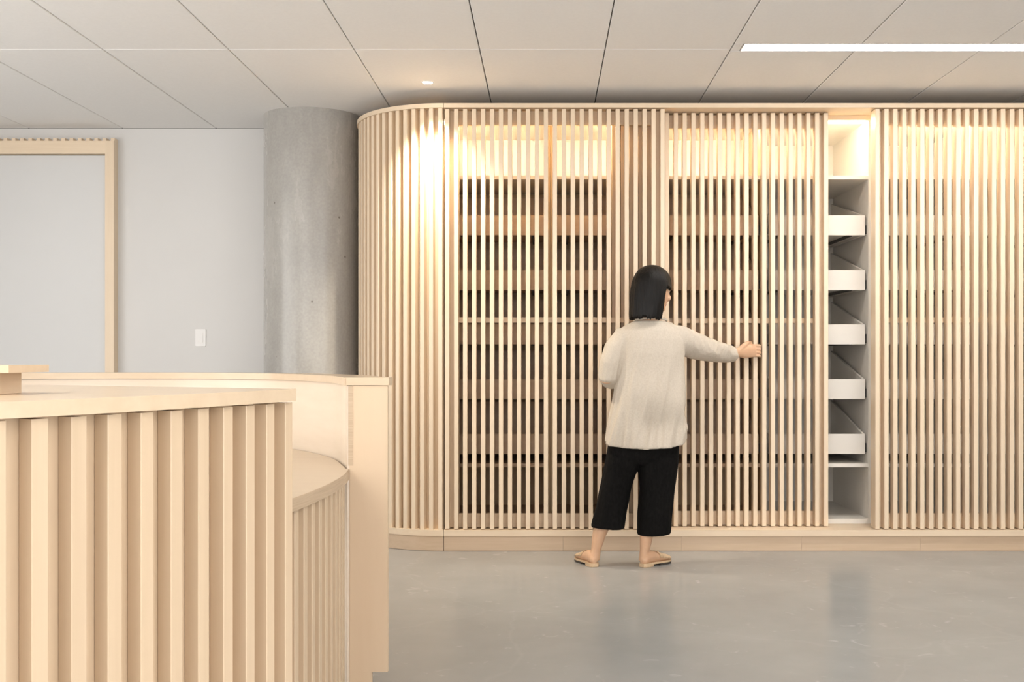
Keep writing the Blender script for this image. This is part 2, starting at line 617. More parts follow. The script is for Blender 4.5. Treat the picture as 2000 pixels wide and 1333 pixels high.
def sliding_door(x0, y0, label):
    t = thing('sliding_slat_door', label, 'sliding door', (x0, y0, 0), 'slatted sliding cabinet doors')
    fy0, fy1 = SD, SD + .030
    MB().box(0, .078, fy0, fy1, DZ0, DZ1).build('stile', 'maple_v', t)
    MB().box(DW - .070, DW, fy0, fy1, DZ0, DZ1).build('stile', 'maple_v', t)
    MB().box(.078, DW - .070, fy0, fy1, 2.497, DZ1).build('top_rail', 'maple_x', t)
    MB().box(.078, DW - .070, fy0, fy1, DZ0, .212).build('bottom_rail', 'maple_x', t)
    MB().box(.078, DW - .070, fy0, fy1, 1.334, 1.364).build('middle_rail', 'maple_x', t)
    for k in range(25):
        link('slat', slat_door, t, (SW / 2 + k * SP, 0, 0))
    return t


sliding_door(-.590, 6.20, 'left sliding door of maple slats, between the rounded corner and the woman')
sliding_door(.388, 6.30, 'middle slatted door in the rear track that the woman is sliding')
sliding_door(1.9161, 6.20, 'right-hand sliding door of maple slats, beside the open white drawers')

# --- cabinet units with drawers
UY0, UY1 = 6.42, 7.225
UW = .645
UX = [-.620, .025, .670, 1.315, 1.960, 2.605]
unit_labels = ['storage unit behind the left part of the left door, nearest the rounded corner',
               'storage unit behind the right part of the left door, left of the woman',
               'storage unit behind the woman and the left part of the middle door',
               'storage unit with white drawers showing in the gap between the doors',
               'storage unit behind the left part of the right-hand door',
               'storage unit behind the right end of the right-hand door, at the picture edge']
DTOP = [1.990, 1.658, 1.329, .998, .666]
PT = .018
D = UY1 - UY0
def bxm(name, m, *a):
    return MB().box(*a).mesh(name, m)


UB, UT = .126, 2.580
DH, DL = .121, .74


def unit_meshes(lining):
    um = {}
    D = .62 if lining == 'tan_lining' else UY1 - UY0
    DL = .50 if lining == 'tan_lining' else .74
    um['side_left'] = bxm('side_panel', 'ply_inside' if lining == 'tan_lining' else lining, .001, PT, 0, D, UB, UT)
    um['side_right'] = bxm('side_panel', 'ply_inside' if lining == 'tan_lining' else lining, UW - PT, UW - .001, 0, D, UB, UT)
    um['back'] = bxm('back_panel', 'ply_inside' if lining == 'tan_lining' else lining, PT, UW - PT, D - .012, D, UB, 2.203)
    um['back_top'] = bxm('back_panel', 'melamine', PT, UW - PT, D - .012, D, 2.2035, UT)
    um['top'] = bxm('top_panel', 'melamine', PT, UW - PT, 0, D - .012, UT - PT, UT)
    um['floor'] = bxm('floor_panel', lining, PT, UW - PT, 0, D - .012, UB, .155)
    um['shelf_top'] = bxm('shelf', 'melamine', PT, UW - PT, .002, D - .012, 2.204, 2.226)
    um['shelf_low'] = bxm('shelf', lining, PT, UW - PT, .002, D - .012, .467, .489)
    um['led'] = bxm('light_strip', 'led', PT + .01, UW - PT - .01, .030, .045, UT - PT - .012, UT - PT - .001)
    # drawer: tray whose sides rise towards the back
    wx0, wx1 = PT + .013, UW - PT - .013
    dm = MB()
    dm.box(wx0, wx1, .012, DL, -DH + .012, -DH + .024)                  # bottom
    for sx in (wx0, wx1 - .014):
        prof = [(.012, -DH), (DL, -DH), (DL, .175), (.012, .0)]
        vs = [(sx, y, z) for y, z in prof] + [(sx + .014, y, z) for y, z in prof]
        dm.add(vs, [(0, 3, 2, 1), (4, 5, 6, 7), (0, 1, 5, 4), (1, 2, 6, 5), (2, 3, 7, 6), (3, 0, 4, 7)])
    dm.box(wx0 + .014, wx1 - .014, DL - .014, DL, -DH + .024, .175)
    um['drawer'] = dm.mesh('drawer', lining, fix=True)
    um['front'] = MB().box(wx0, wx1, 0, .012, -DH, 0).mesh('drawer_front', lining)
    um['runner_l'] = MB().box(PT, wx0 - .001, .014, DL, -DH + .008, -DH + .062).mesh('runner', 'black_metal')
    um['runner_r'] = MB().box(wx1 + .001, UW - PT, .014, DL, -DH + .008, -DH + .062).mesh('runner', 'black_metal')
    um['under_l'] = MB().box(wx0 + .07, wx0 + .083, .03, DL, -DH - .004, -DH + .012).mesh('runner', 'black_metal')
    um['under_r'] = MB().box(wx1 - .083, wx1 - .07, .03, DL, -DH - .004, -DH + .012).mesh('runner', 'black_metal')
    return um


UNIT = {'tan_lining': unit_meshes('tan_lining'), 'melamine': unit_meshes('melamine')}
for u, ux in enumerate(UX):
    um = UNIT['tan_lining' if u < 3 else 'melamine']
    t = thing('storage_unit', unit_labels[u], 'cabinet', (ux, UY0, 0), 'storage units behind the sliding doors')
    for key, nm in (('side_left', 'side_panel'), ('side_right', 'side_panel'), ('back', 'back_panel'), ('back_top', 'back_panel'), ('top', 'top_panel'),
                    ('floor', 'floor_panel'), ('shelf_top', 'shelf'), ('shelf_low', 'shelf'), ('led', 'light_strip')):
        link(nm, um[key], t)
    for z in DTOP:
        d = link('drawer', um['drawer'], t, (0, .025, z))
        link('drawer_front', um['front'], d)
        for key in ('runner_l', 'runner_r', 'under_l', 'under_r'):
            link('runner', um[key], d)

# boxes lying in a drawer of the first unit
for k, (bx, bw, bh) in enumerate(((-.50, .10, .045), (-.385, .13, .050))):
    z = DTOP[4 - 1] - DH + .0245
    bt = MB().box(0, bw, 0, .24, 0, bh).build('storage_box', 'card')
    lid = MB().box(-.002, bw + .002, -.002, .242, bh - .012, bh + .003).build('lid', 'card', bt)
    bt.location = (bx, UY0 + .06, z)
    tag(bt, ('narrower brown box lying in a drawer behind the left door' if k == 0 else 'wider brown box lying in a drawer behind the left door'), 'box', 'brown boxes in the fourth drawer')

# ------------------------------------------------------------------ column
RC = .312
mb = MB()
n = 64
prof = [(RC, 0), (RC, CEIL + .028)]
mb.loft([[(math.cos(2 * PI * i / n) * r, math.sin(2 * PI * i / n) * r, z) for i in range(n)] for r, z in prof])
column = mb.build('column', 'column', None)
column.location = (-1.515, 6.925, 0)
autosmooth(column)
tag(column, 'round raw concrete column with pits, left of the slatted cabinet corner', 'column')

# ------------------------------------------------------------------ framed panel on the back wall
fp = thing('framed_panel', 'white wall panel in a pale maple frame with slat ends along its top', 'wall panel', (-2.913, YF, 0))
FD = .069
XF0 = -2.1
TOPZ = EYE + 423 * (YF - FD) / F
MB().box(-.0586, 0, -FD, -.001, 0.0, TOPZ).build('jamb', 'maple_v', fp)
MB().box(XF0, XF0 + .0586, -FD, -.001, 0.0, TOPZ).build('jamb', 'maple_v', fp)
MB().box(XF0 + .0586, -.0586, -FD, -.001, TOPZ - .086, TOPZ).build('head', 'maple_x', fp)
MB().box(XF0 + .060, -.060, -.030, -.0015, 0.0, TOPZ - .092).build('panel', 'board', fp)
sl = MB().box(-.0125, .0125, -.058, -.002, 0, .020).mesh('slat', 'maple_v')
for k in range(36):
    link('slat', sl, fp, (-.012 - k * .0556, 0, TOPZ))

# ------------------------------------------------------------------ light switch
sw = thing('light_switch', 'white rocker light switch on the wall left of the concrete column', 'light switch', (-2.3495, YF, 1.263))


def rounded_rect(w, h, r, n=5):
    pts = []
    for cx, cy, a in ((w / 2 - r, h / 2 - r, 0), (-w / 2 + r, h / 2 - r, PI / 2), (-w / 2 + r, -h / 2 + r, PI), (w / 2 - r, -h / 2 + r, 1.5 * PI)):
        for i in range(n):
            t = a + PI / 2 * i / (n - 1)
            pts.append((cx + r * math.cos(t), cy + r * math.sin(t)))
    return pts


pl = [(x, z) for x, z in rounded_rect(.073, .119, .006)]
MB().loft([[(x, -.0005, z) for x, z in pl], [(x, -.005, z) for x, z in pl], [(x * .95, -.0068, z * .97) for x, z in pl]]).build('plate', 'white_plastic', sw, fix=True)
MB().add([(-.017, -.0065, -.033), (.017, -.0065, -.033), (.017, -.0065, .033), (-.017, -.0065, .033),
          (-.017, -.013, -.033), (.017, -.013, -.033), (.017, -.008, .033), (-.017, -.008, .033)],
         [(0, 1, 2, 3), (4, 7, 6, 5), (0, 4, 5, 1), (1, 5, 6, 2), (2, 6, 7, 3), (3, 7, 4, 0)]).build('rocker', 'white_plastic', sw, fix=True)

# ------------------------------------------------------------------ ceiling lights
LIGHT_LABELS = ['long recessed white linear ceiling light at upper right',
                'unseen linear fill light added above the camera, right', 'unseen linear fill light added above the camera, left',
                'unseen linear fill light added just behind the camera, right', 'unseen linear fill light added just behind the camera, left',
                'unseen linear fill light added by the rear wall, right', 'unseen linear fill light added by the rear wall, left']
for (x0, x1, yj), lab in zip(LIGHTS, LIGHT_LABELS):
    ll = thing('linear_light', lab, 'ceiling light', (x0, yj - .093, CEIL), 'recessed linear ceiling lights')
    L, Wd = x1 - x0, .124
    mb = MB()
    mb.box(.001, L - .001, .001, .006, 0, .025).box(.001, L - .001, Wd - .006, Wd - .001, 0, .025)
    mb.box(.001, .006, .006, Wd - .006, 0, .025).box(L - .006, L - .001, .006, Wd - .006, 0, .025)
    mb.build('housing', 'white_plastic', ll)
    MB().box(.007, L - .007, .007, Wd - .007, .0005, .02).build('diffuser', 'linear', ll)

dl = thing('downlight', 'small round lit downlight in the ceiling above the rounded slat corner', 'ceiling light', (-.672, 6.027, CEIL))
n = 32


def circ(r, z):
    return [(math.cos(2 * PI * i / n) * r, math.sin(2 * PI * i / n) * r, z) for i in range(n)]


MB().loft([circ(.036, -.0005), circ(.036, -.003), circ(.030, -.0035), circ(.028, -.0008)], cap=False).build('trim_ring', 'white_plastic', dl, smooth=True, fix=True)
MB().loft([circ(.028, -.0006), circ(.027, -.0018)]).build('lens', 'lens', dl, fix=True)
sd = bpy.data.lights.new('downlight_lamp', 'SPOT')
sd.energy = DOWNLIGHT_W
sd.color = (1, .87, .68)
sd.spot_size = math.radians(94)
sd.spot_blend = .8
sd.shadow_soft_size = .02
so = bpy.data.objects.new('downlight_lamp', sd)
so.location = (-.672, 6.027, CEIL - .012)
col.objects.link(so)

# ------------------------------------------------------------------ reception desk
HT, TT = 1.064, .0255      # transaction counter top and thickness
DC = Vector((-3.4075, 3.1))
DPI = math.radians(1.3666)


def ringpt(r, a):
    return (DC.x + r * math.cos(a), DC.y + r * math.sin(a))


A_END, A_LEFT = math.radians(-16.2), math.radians(-46)
near = thing('reception_counter', 'near high maple reception counter with curved slatted front', 'reception counter', (DC.x, DC.y, 0))
# counter top: curved front edge, straight radial end
oc = [(3.0 * math.cos(A_LEFT + (A_END - A_LEFT) * i / 40), 3.0 * math.sin(A_LEFT + (A_END - A_LEFT) * i / 40)) for i in range(41)]
endp = Vector((-.5285 - DC.x, 2.25 - DC.y))
oc[-1] = (endp.x, endp.y)
back = [(-1.30 - DC.x, 2.60 - DC.y), (-1.75 - DC.x, 2.45 - DC.y), (-1.95 - DC.x, 1.6 - DC.y)]
o = MB().prism(oc + back, HT - TT, HT).build('counter_top', 'maple_top', near, fix=True)
# backing board behind slats
rb0, rb1 = 2.985 - .033 - .018, 2.985 - .033
A_B = math.radians(-16.1)
b_o = [(rb1 * math.cos(A_LEFT + (A_B - A_LEFT) * i / 40), rb1 * math.sin(A_LEFT + (A_B - A_LEFT) * i / 40)) for i in range(41)]
b_i = [(rb0 * math.cos(A_LEFT + (A_B - A_LEFT) * i / 40), rb0 * math.sin(A_LEFT + (A_B - A_LEFT) * i / 40)) for i in range(41)]
autosmooth(MB().prism(b_o + b_i[::-1], .001, HT - TT - .001).build('backing_board', 'desk_maple', near, fix=True))
# end board closing the counter
ed = (Vector((-1.30 - DC.x, 2.60 - DC.y)) - endp).normalized()
en = Vector((-ed.y, ed.x))
if en.y > 0:
    en = -en
e0 = endp + ed * .075 + en * .006
e1 = e0 + ed * .72
MB().prism([tuple(e0), tuple(e1), tuple(e1 + en * .02), tuple(e0 + en * .02)], .001, HT - TT - .001).build('end_panel', 'maple_flat', near, fix=True)
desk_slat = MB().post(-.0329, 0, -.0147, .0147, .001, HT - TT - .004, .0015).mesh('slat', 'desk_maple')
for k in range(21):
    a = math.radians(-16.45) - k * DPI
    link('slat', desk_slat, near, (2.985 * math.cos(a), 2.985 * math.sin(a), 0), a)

# --- low work desk between the two high counters
fe = spline([Vector(p) for p in ((-.735, 2.36), (-.690, 2.56), (-.654, 2.766), (-.634, 2.951), (-.6255, 3.13), (-.6285, 3.306), (-.6455, 3.480))], 6)
inner = spline([Vector(p) for p in ((-.652, 3.484), (-.685, 3.60), (-.775, 3.86), (-.93, 4.13), (-1.115, 4.36), (-1.40, 4.53), (-1.75, 4.585), (-2.15, 4.52), (-2.6, 4.30))], 8)
WT, WTT = .766, .035
desk = thing('work_desk', 'low curved maple worktop with slatted front between the two high counters', 'desk', (-.9, 3.1, 0))
ox, oy = -.9, 3.1
i_d = [p for p in inner if p.x > -1.76]
poly = [(p.x - ox, p.y - oy) for p in fe] + [(p.x - .004 - ox, p.y - .006 - oy) for p in i_d[1:]]
poly += [(x - ox, y - oy) for x, y in ((-1.75, 3.95), (-1.50, 3.86), (-1.32, 3.62), (-1.24, 3.2), (-1.27, 2.85), (-1.36, 2.66))]
MB().prism(poly, WT - WTT, WT).build('worktop', 'maple_top', desk, fix=True)
eb0 = offset(fe, -.0012)
eb1 = offset(fe, .0004)
eb = [(p.x - ox, p.y - oy) for p in eb0] + [(p.x - ox, p.y - oy) for p in eb1[::-1]]
MB().prism(eb, WT - WTT, WT - .001).build('edge_band', 'maple_edge', desk, fix=True)
sl_line = offset(fe, .012)
bk0, bk1 = offset(fe, .012 + .033), offset(fe, .012 + .051)
bk = [(p.x - ox, p.y - oy) for p in bk0] + [(p.x - ox, p.y - oy) for p in bk1[::-1]]
autosmooth(MB().prism(bk, .001, WT - WTT - .001).build('backing_board', 'desk_maple', desk, fix=True))
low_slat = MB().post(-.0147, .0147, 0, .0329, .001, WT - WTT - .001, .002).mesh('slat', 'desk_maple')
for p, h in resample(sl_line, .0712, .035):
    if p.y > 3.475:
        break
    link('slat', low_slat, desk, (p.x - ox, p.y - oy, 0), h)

# --- far high counter: curved lining wall, outer board, top, end
far = thing('back_counter', 'far high counter curving round behind the low desk, its squared end facing out', 'reception counter', (-1.2, 4.1, 0))
fx, fy = -1.2, 4.1


def strip(line, d0, d1):
    a, b = offset(line, d0), offset(line, d1)
    return [(p.x - fx, p.y - fy) for p in a] + [(p.x - fx, p.y - fy) for p in b[::-1]]


def band(mb, line, d0, d1, z0, z1):
    a, b = offset(line, d0), offset(line, d1)
    n = len(a)
    vs = []
    for z in (z0, z1):
        vs += [(p.x - fx, p.y - fy, z) for p in a] + [(p.x - fx, p.y - fy, z) for p in b]
    fs = []
    for k in range(n - 1):
        fs += [(k, k + 1, n + k + 1, n + k), (2 * n + k, 3 * n + k, 3 * n + k + 1, 2 * n + k + 1)]
        fs += [(k, 2 * n + k, 2 * n + k + 1, k + 1), (n + k, n + k + 1, 3 * n + k + 1, 3 * n + k)]
    fs += [(0, n, 3 * n, 2 * n), (n - 1, 3 * n - 1, 4 * n - 1, 2 * n - 1)]
    mb.add(vs, fs)
    return mb


isplit = min(range(len(inner)), key=lambda i: abs(inner[i].x + 1.70))
# offset(line, +d) goes to the left of the heading (towards the staff side), so the body lies at -d
autosmooth(band(MB(), inner[:isplit + 1], -.001, -.018, .001, HT - TT - .001).build('lining_board', 'lining', far, fix=True))
autosmooth(band(MB(), inner[isplit:], -.001, -.018, .001, HT - TT - .001).build('lining_board', 'lining', far, fix=True))
body_line = inner
autosmooth(band(MB(), body_line, -.019, -.110, .10, HT - TT - .001).build('body', 'maple_flat', far, fix=True))
autosmooth(band(MB(), body_line, -.019, -.075, .001, .0995).build('kick_board', 'maple_flat', far, fix=True))
autosmooth(band(MB(), body_line, .010, -.130, HT - TT, HT).build('counter_top', 'maple_top', far, fix=True))
# squared end: panel facing the room with a notch over the floor, and the top's square end
MB().box(-.644 - fx, -.519 - fx, 3.484 - fy, 3.502 - fy, .10, HT - TT - .001).box(-.644 - fx, -.571 - fx, 3.484 - fy, 3.502 - fy, .001, .0999).build('end_panel', 'maple_flat', far)
MB().box(-.654 - fx, -.5145 - fx, 3.478 - fy, 3.56 - fy, HT - TT + .0002, HT + .0004).build('top_end', 'maple_top', far)
MB().box(-.6475 - fx, -.6315 - fx, 3.4832 - fy, 3.4839 - fy, WT + .01, HT - TT - .001).build('edge_strip', 'maple_edge', far)
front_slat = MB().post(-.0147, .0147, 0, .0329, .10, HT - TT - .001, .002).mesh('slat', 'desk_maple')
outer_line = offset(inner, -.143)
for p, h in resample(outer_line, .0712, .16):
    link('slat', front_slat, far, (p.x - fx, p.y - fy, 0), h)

# --- small riser on the near counter, at the left edge
rs = thing('counter_riser', 'low maple riser box with overhanging top on the near counter, at left edge', 'riser', (-1.05, 1.85, HT))
zt = EYE - .0142 - HT
zb = EYE - .0276 - HT
MB().box(-.25, -.976 + 1.05, .02, .130, .0005, zb).build('base', 'maple_flat', rs)
MB().box(-.27, -.934 + 1.05, 0, .150, zb, zt).build('top', 'maple_top', rs)

# ------------------------------------------------------------------ the woman


def skin_mat():
    m = mat('skin', (.70, .44, .30), .48, .4)
    noise_color(m, (.60, .365, .225), (.68, .43, .275), (9, 9, 9), 3)
    m.node_tree.nodes['Principled BSDF'].inputs['Subsurface Weight'].default_value = .15
    m.node_tree.nodes['Principled BSDF'].inputs['Subsurface Radius'].default_value = (.02, .008, .004)
    return m


M['skin'] = skin_mat()
M['hair'] = noise_color(mat('dark_hair', (.005, .004, .003), .42, .22), (.0025, .0019, .0015), (.008, .0058, .0043), (120, 120, 6), 4, bump=.5)
M['linen'] = noise_color(mat('cream_linen', (.80, .74, .66), .85, .2), (.545, .475, .39), (.605, .535, .45), (120, 120, 120), 2, bump=.12)
M['black_cloth'] = noise_color(mat('black_cloth', (.006, .0055, .005), .9, .1), (.004, .0037, .0035), (.008, .0073, .007), (90, 90, 40), 3, bump=.15)
M['tan_leather'] = noise_color(mat('tan_leather', (.62, .44, .27), .5), (.57, .40, .24), (.67, .49, .31), (60, 60, 60), 3)
M['shoe_sole'] = noise_color(mat('dark_shoe_sole', (.05, .04, .03), .6), (.04, .03, .025), (.06, .05, .04), (60, 60, 60), 2)
M['eye'] = noise_color(mat('eye_white', (.7, .68, .66), .2), (.68, .66, .64), (.72, .70, .68), (5, 5, 5))
M['lip'] = noise_color(mat('lips', (.55, .22, .18), .4), (.52, .2, .16), (.58, .24, .2), (30, 30, 30))


def P(x, y, Y):
    return Vector(((x - VX) * Y / F, Y, EYE - (y - VY) * Y / F))


def remeshed(mb, name, m, parent, voxel, smooth_it=4, off=(0, 0, 0), disp=None, flat=False):
    me = mb.mesh(name + '_base', m, fix=True)
    tmp = bpy.data.objects.new(name + '_base', me)
    col.objects.link(tmp)
    r = tmp.modifiers.new('r', 'REMESH'); r.mode = 'VOXEL'; r.voxel_size = voxel; r.use_smooth_shade = True
    s = tmp.modifiers.new('s', 'SMOOTH'); s.iterations = smooth_it; s.factor = .5
    bpy.context.view_layer.update()
    dg = bpy.context.evaluated_depsgraph_get()
    new = bpy.data.meshes.new_from_object(tmp.evaluated_get(dg), depsgraph=dg)
    bpy.data.objects.remove(tmp)
    bpy.data.meshes.remove(me)
    new.name = name
    if not new.materials:
        new.materials.append(M[m])
    if disp:
        ns = [v.normal.copy() for v in new.vertices]
        for v, nn in zip(new.vertices, ns):
            if flat:
                nn = Vector((nn.x, nn.y, 0))
            v.co += nn * disp(v.co)
    for v in new.vertices:
        v.co -= Vector(off)
    for p in new.polygons:
        p.use_smooth = True
    new.update()
    return link(name, new, parent)


PR = Vector((.42, 5.80, 0))
woman = thing('person', 'woman seen from behind in a cream tunic and cropped black trousers, sliding the middle door', 'person', PR)

body = MB()
# legs
body.tube([P(1238, 850, 5.82), P(1222, 900, 5.81), P(1208, 945, 5.80), P(1184, 1005, 5.785), P(1170, 1045, 5.772), P(1164, 1074, 5.762), P(1161, 1094, 5.755)],
          [.078, .070, .056, .050, .037, .0265, .029], 16)
body.tube([P(1290, 850, 5.82), P(1286, 900, 5.81), P(1281, 950, 5.80), P(1270, 1010, 5.785), P(1262, 1050, 5.768), P(1259, 1076, 5.757), P(1258, 1096, 5.750)],
          [.078, .070, .056, .050, .036, .0265, .029], 16)


def foot_rings(heel, d, grow=0.0, t0=0.0, t1=1.0, n=14):
    """heel: back of heel on the floor plane; d: heading"""
    d = Vector((d[0], d[1], 0)).normalized()
    s = Vector((d.y, -d.x, 0))
    L = .228
    keys = [(0, .012, .012, .040), (.04, .024, .024, .044), (.16, .028, .032, .054), (.34, .028, .034, .058), (.52, .035, .028, .050),
            (.72, .043, .019, .042), (.88, .040, .014, .037), (.97, .026, .010, .034), (1.0, .010, .006, .032)]
    out = []
    m = 15
    for i in range(m):
        t = t0 + (t1 - t0) * i / (m - 1)
        for a, b in zip(keys, keys[1:]):
            if a[0] <= t <= b[0] + 1e-6:
                u = (t - a[0]) / (b[0] - a[0])
                w, h, z = [a[q] + (b[q] - a[q]) * u for q in (1, 2, 3)]
                break
        c = Vector(heel) + d * (L * t) + Vector((0, 0, z - .008))
        out.append([c + s * math.cos(2 * PI * k / n) * (w + grow) + Vector((0, 0, 1)) * math.sin(2 * PI * k / n) * (h + grow) for k in range(n)])
    return out


FEET = [((.262, 5.725, 0), (-.33, .94)), ((.512, 5.722, 0), (.70, .71))]
for hl, d in FEET:
    body.loft(foot_rings(hl, d))
# trunk, hidden by the clothes
body.tube([P(1262, 862, 5.82), P(1264, 820, 5.82), P(1268, 760, 5.82), P(1268, 700, 5.83), P(1268, 655, 5.83), P(1268, 640, 5.84)],
          [(.15, .10), (.155, .105), (.125, .085), (.15, .095), (.165, .085), (.10, .06)], 20)
# neck and head
HC = Vector((.590, 5.854, 1.488))
YAW = math.radians(-56)
body.tube([(.575, 5.835, 1.29), (.577, 5.840, 1.34), (.582, 5.85, 1.40), HC + Vector((0, 0, -.03))], [.062, .053, .051, .055], 16)
Rm = Matrix.Rotation(YAW, 3, 'Z') @ Matrix.Rotation(math.radians(-8), 3, 'X')


def hp(x, y, z):
    return HC + Rm @ Vector((x, y, z))


def head_fn(p, u):
    k = max(0, -u.z)
    p.x *= 1 - .28 * k * k
    p.y *= 1 - .10 * k
    p.y += .012 * k
    return Rm @ p


body.ball(HC, .076, .095, .117, 24, 18, head_fn)
body.ball(hp(0, .052, -.078), .038, .032, .030, 14, 10, lambda p, u: Rm @ p)          # chin
body.tube([hp(0, .082, .018), hp(0, .095, -.008), hp(0, .103, -.026), hp(0, .088, -.036)], [.008, .010, .014, .010], 10)   # nose
for sx in (-1, 1):
    body.ball(hp(sx * .012, .088, -.031), .009, .010, .008, 8, 6, lambda p, u: Rm @ p)  # nostril wings
    body.ball(hp(sx * .036, .066, -.022), .028, .022, .022, 12, 8, lambda p, u: Rm @ p)  # cheeks
    body.ball(hp(sx * .073, .0, -.012), .010, .020, .030, 10, 8, lambda p, u: Rm @ p)    # ears
    body.ball(hp(sx * .030, .074, .022), .024, .012, .008, 10, 6, lambda p, u: Rm @ p)   # brow ridge
# right arm reaching to the door
SH_R, EL_R, WR_R = Vector((.745, 5.85, 1.238)), Vector((.942, 6.03, 1.180)), Vector((1.088, 6.175, 1.156))
body.tube([(.66, 5.84, 1.262), SH_R, SH_R.lerp(EL_R, .5), EL_R, EL_R.lerp(WR_R, .35), WR_R], [.050, .054, .046, .038, .037, .0265], 16)
KN = Vector((1.226, 6.266, 1.168))
body.tube([WR_R, WR_R.lerp(KN, .2), WR_R.lerp(KN, .45), WR_R.lerp(KN, .75), KN, KN.lerp(WR_R, -.05)],
          [(.020, .026), (.018, .028), (.016, .035), (.0145, .038), (.012, .037), (.006, .030)], 16)
for i, (dz, tip, r) in enumerate(((.0305, 6.322, .0082), (.0102, 6.334, .0085), (-.0102, 6.330, .0082), (-.0300, 6.314, .0072))):
    z = KN.z + dz
    body.tube([(1.205, 6.252, z), (1.232, 6.270, z + .001), (1.2535, 6.277, z), (1.2625, 6.288, z - .002), (1.2635, (6.288 + tip) / 2, z - .004), (1.2615, tip, z - .006)],
              [r * 1.1, r * 1.15, r * 1.05, r, r * .93, r * .78], 10)
body.tube([(1.125, 6.200, 1.172), (1.150, 6.215, 1.196), (1.178, 6.240, 1.214), (1.200, 6.268, 1.217), (1.2105, 6.292, 1.214), (1.2120, 6.308, 1.211)],
          [.017, .0150, .0118, .0100, .0095, .0075], 10)
# left arm folded in front
SH_L, EL_L, WR_L = Vector((.412, 5.83, 1.212)), Vector((.330, 5.795, 1.005)), Vector((.470, 5.985, 1.035))
body.tube([(.49, 5.835, 1.262), SH_L, SH_L.lerp(EL_L, .5), EL_L, EL_L.lerp(WR_L, .35), WR_L], [.045, .040, .040, .038, .036, .026], 16)
d = (WR_L - EL_L).normalized()
KL = WR_L + d * .095
body.tube([WR_L, WR_L + d * .03, WR_L + d * .07, KL, KL + d * .006], [(.026, .018), (.034, .016), (.038, .0145), (.037, .012), (.028, .006)], 16)
sL = d.cross(Vector((0, 0, 1))).normalized()
for i, (ds, ln) in enumerate(((-.0300, .066), (-.0100, .076), (.0100, .072), (.0295, .056))):
    b0 = KL + sL * ds - d * .015
    body.tube([b0, b0 + d * ln * .5, b0 + d * ln * .85 + Vector((0, 0, -.012)), b0 + d * ln * 1.05 + Vector((0, 0, -.030))], [.0088, .0082, .0075, .006], 10)
tb = WR_L + d * .025 - sL * .026
body.tube([tb, tb + d * .03 - sL * .022, tb + d * .06 - sL * .032], [.015, .011, .008], 10)
remeshed(body, 'body', 'skin', woman, .0036, 5, PR)

# eyes and lips
for sx in (-1, 1):
    e = MB().ball(hp(sx * .030, .0735, .004) - PR, .011, .011, .010, 14, 10)
    eo = e.build('eye', 'eye', woman, smooth=True)
    ir = MB().ball(hp(sx * .030, .0805, .004) - PR, .0055, .0055, .0055, 12, 8)
    ir.build('iris', 'hair', eo, smooth=True)
lp = MB()
lp.tube([hp(-.022, .079, -.060) - PR, hp(-.010, .0885, -.057) - PR, hp(0, .090, -.058) - PR, hp(.010, .0885, -.057) - PR, hp(.022, .079, -.060) - PR], [.002, .0045, .004, .0045, .002], 8)
lp.tube([hp(-.020, .078, -.063) - PR, hp(0, .0895, -.066) - PR, hp(.020, .078, -.063) - PR], [.002, .005, .002], 8)
lp.build('lips', 'lip', woman, smooth=True)

# hair: bob with a fringe
hb = bmesh.new()
NT, NR = 96, 30
grid = []
ZC, ZB, ZF = .036, -.148, .022
for i in range(NT):
    th = -PI + 2 * PI * i / NT
    a = abs(math.degrees(th))
    k = min(1, max(0, (a - 78) / 12)); k = k * k * (3 - 2 * k)
    zb = ZF + (ZB - ZF) * k
    zb += (.007 * math.sin(i * 2.7) + .012 * noise.noise(Vector((math.sin(th) * 3, math.cos(th) * 3, 4)))) * (1 if k > .9 else .3) + .010 * (1 - math.cos(th)) * .5 * k * -.6
    rowp = []
    for j in range(NR + 1):
        t = j / NR
        if t < .5:
            ph = t / .5 * PI / 2
            r, z = math.sin(ph), ZC + .113 * math.cos(ph)
        else:
            u = (t - .5) / .5
            z = ZC + (zb - ZC) * u
            r = 1 + .07 * math.sin(u * PI * .75) * k - .03 * u * u * k
        strand = 1 + (.010 * math.sin(th * 29 + 2.0 * math.sin(t * 5)) + .008 * math.sin(th * 53 + 3 * t) + .055 * noise.noise(Vector((math.sin(th) * 2.2, math.cos(th) * 2.2, t * 4)))) * min(1, t * 2.2)
        rowp.append(hb.verts.new(Vector((math.sin(th) * .102 * r * strand, math.cos(th) * .113 * r * strand - .016, z))))
    grid.append(rowp)
for i in range(NT):
    for j in range(NR):
        a, b = grid[i], grid[(i + 1) % NT]
        if j == 0:
            hb.faces.new((a[0], b[1], a[1]))
        else:
            hb.faces.new((a[j], b[j], b[j + 1], a[j + 1]))
bmesh.ops.remove_doubles(hb, verts=hb.verts, dist=.0004)
bmesh.ops.recalc_face_normals(hb, faces=hb.faces)
outer = [v for v in hb.verts]
inner_shell = bmesh.ops.solidify(hb, geom=list(hb.faces), thickness=.016)
Rh = Matrix.Rotation(YAW, 3, 'Z') @ Matrix.Rotation(math.radians(-5), 3, 'X')
for v in hb.verts:
    v.co = HC - PR + Rh @ v.co
bmesh.ops.recalc_face_normals(hb, faces=hb.faces)
hme = bpy.data.meshes.new('hair')
hb.to_mesh(hme); hb.free()
hme.materials.append(M['hair'])
for p in hme.polygons:
    p.use_smooth = True
link('hair', hme, woman)


def ell(cx, cy, rx, ry, z, n=32, zf=None, e=2.4):
    out = []
    for k in range(n):
        a = 2 * PI * k / n
        c, s = math.cos(a), math.sin(a)
        x = math.copysign(abs(c) ** (2 / e), c) * rx
        y = math.copysign(abs(s) ** (2 / e), s) * ry
        out.append(Vector((cx + x, cy + y, z + (zf(c, s) if zf else 0))))
    return out


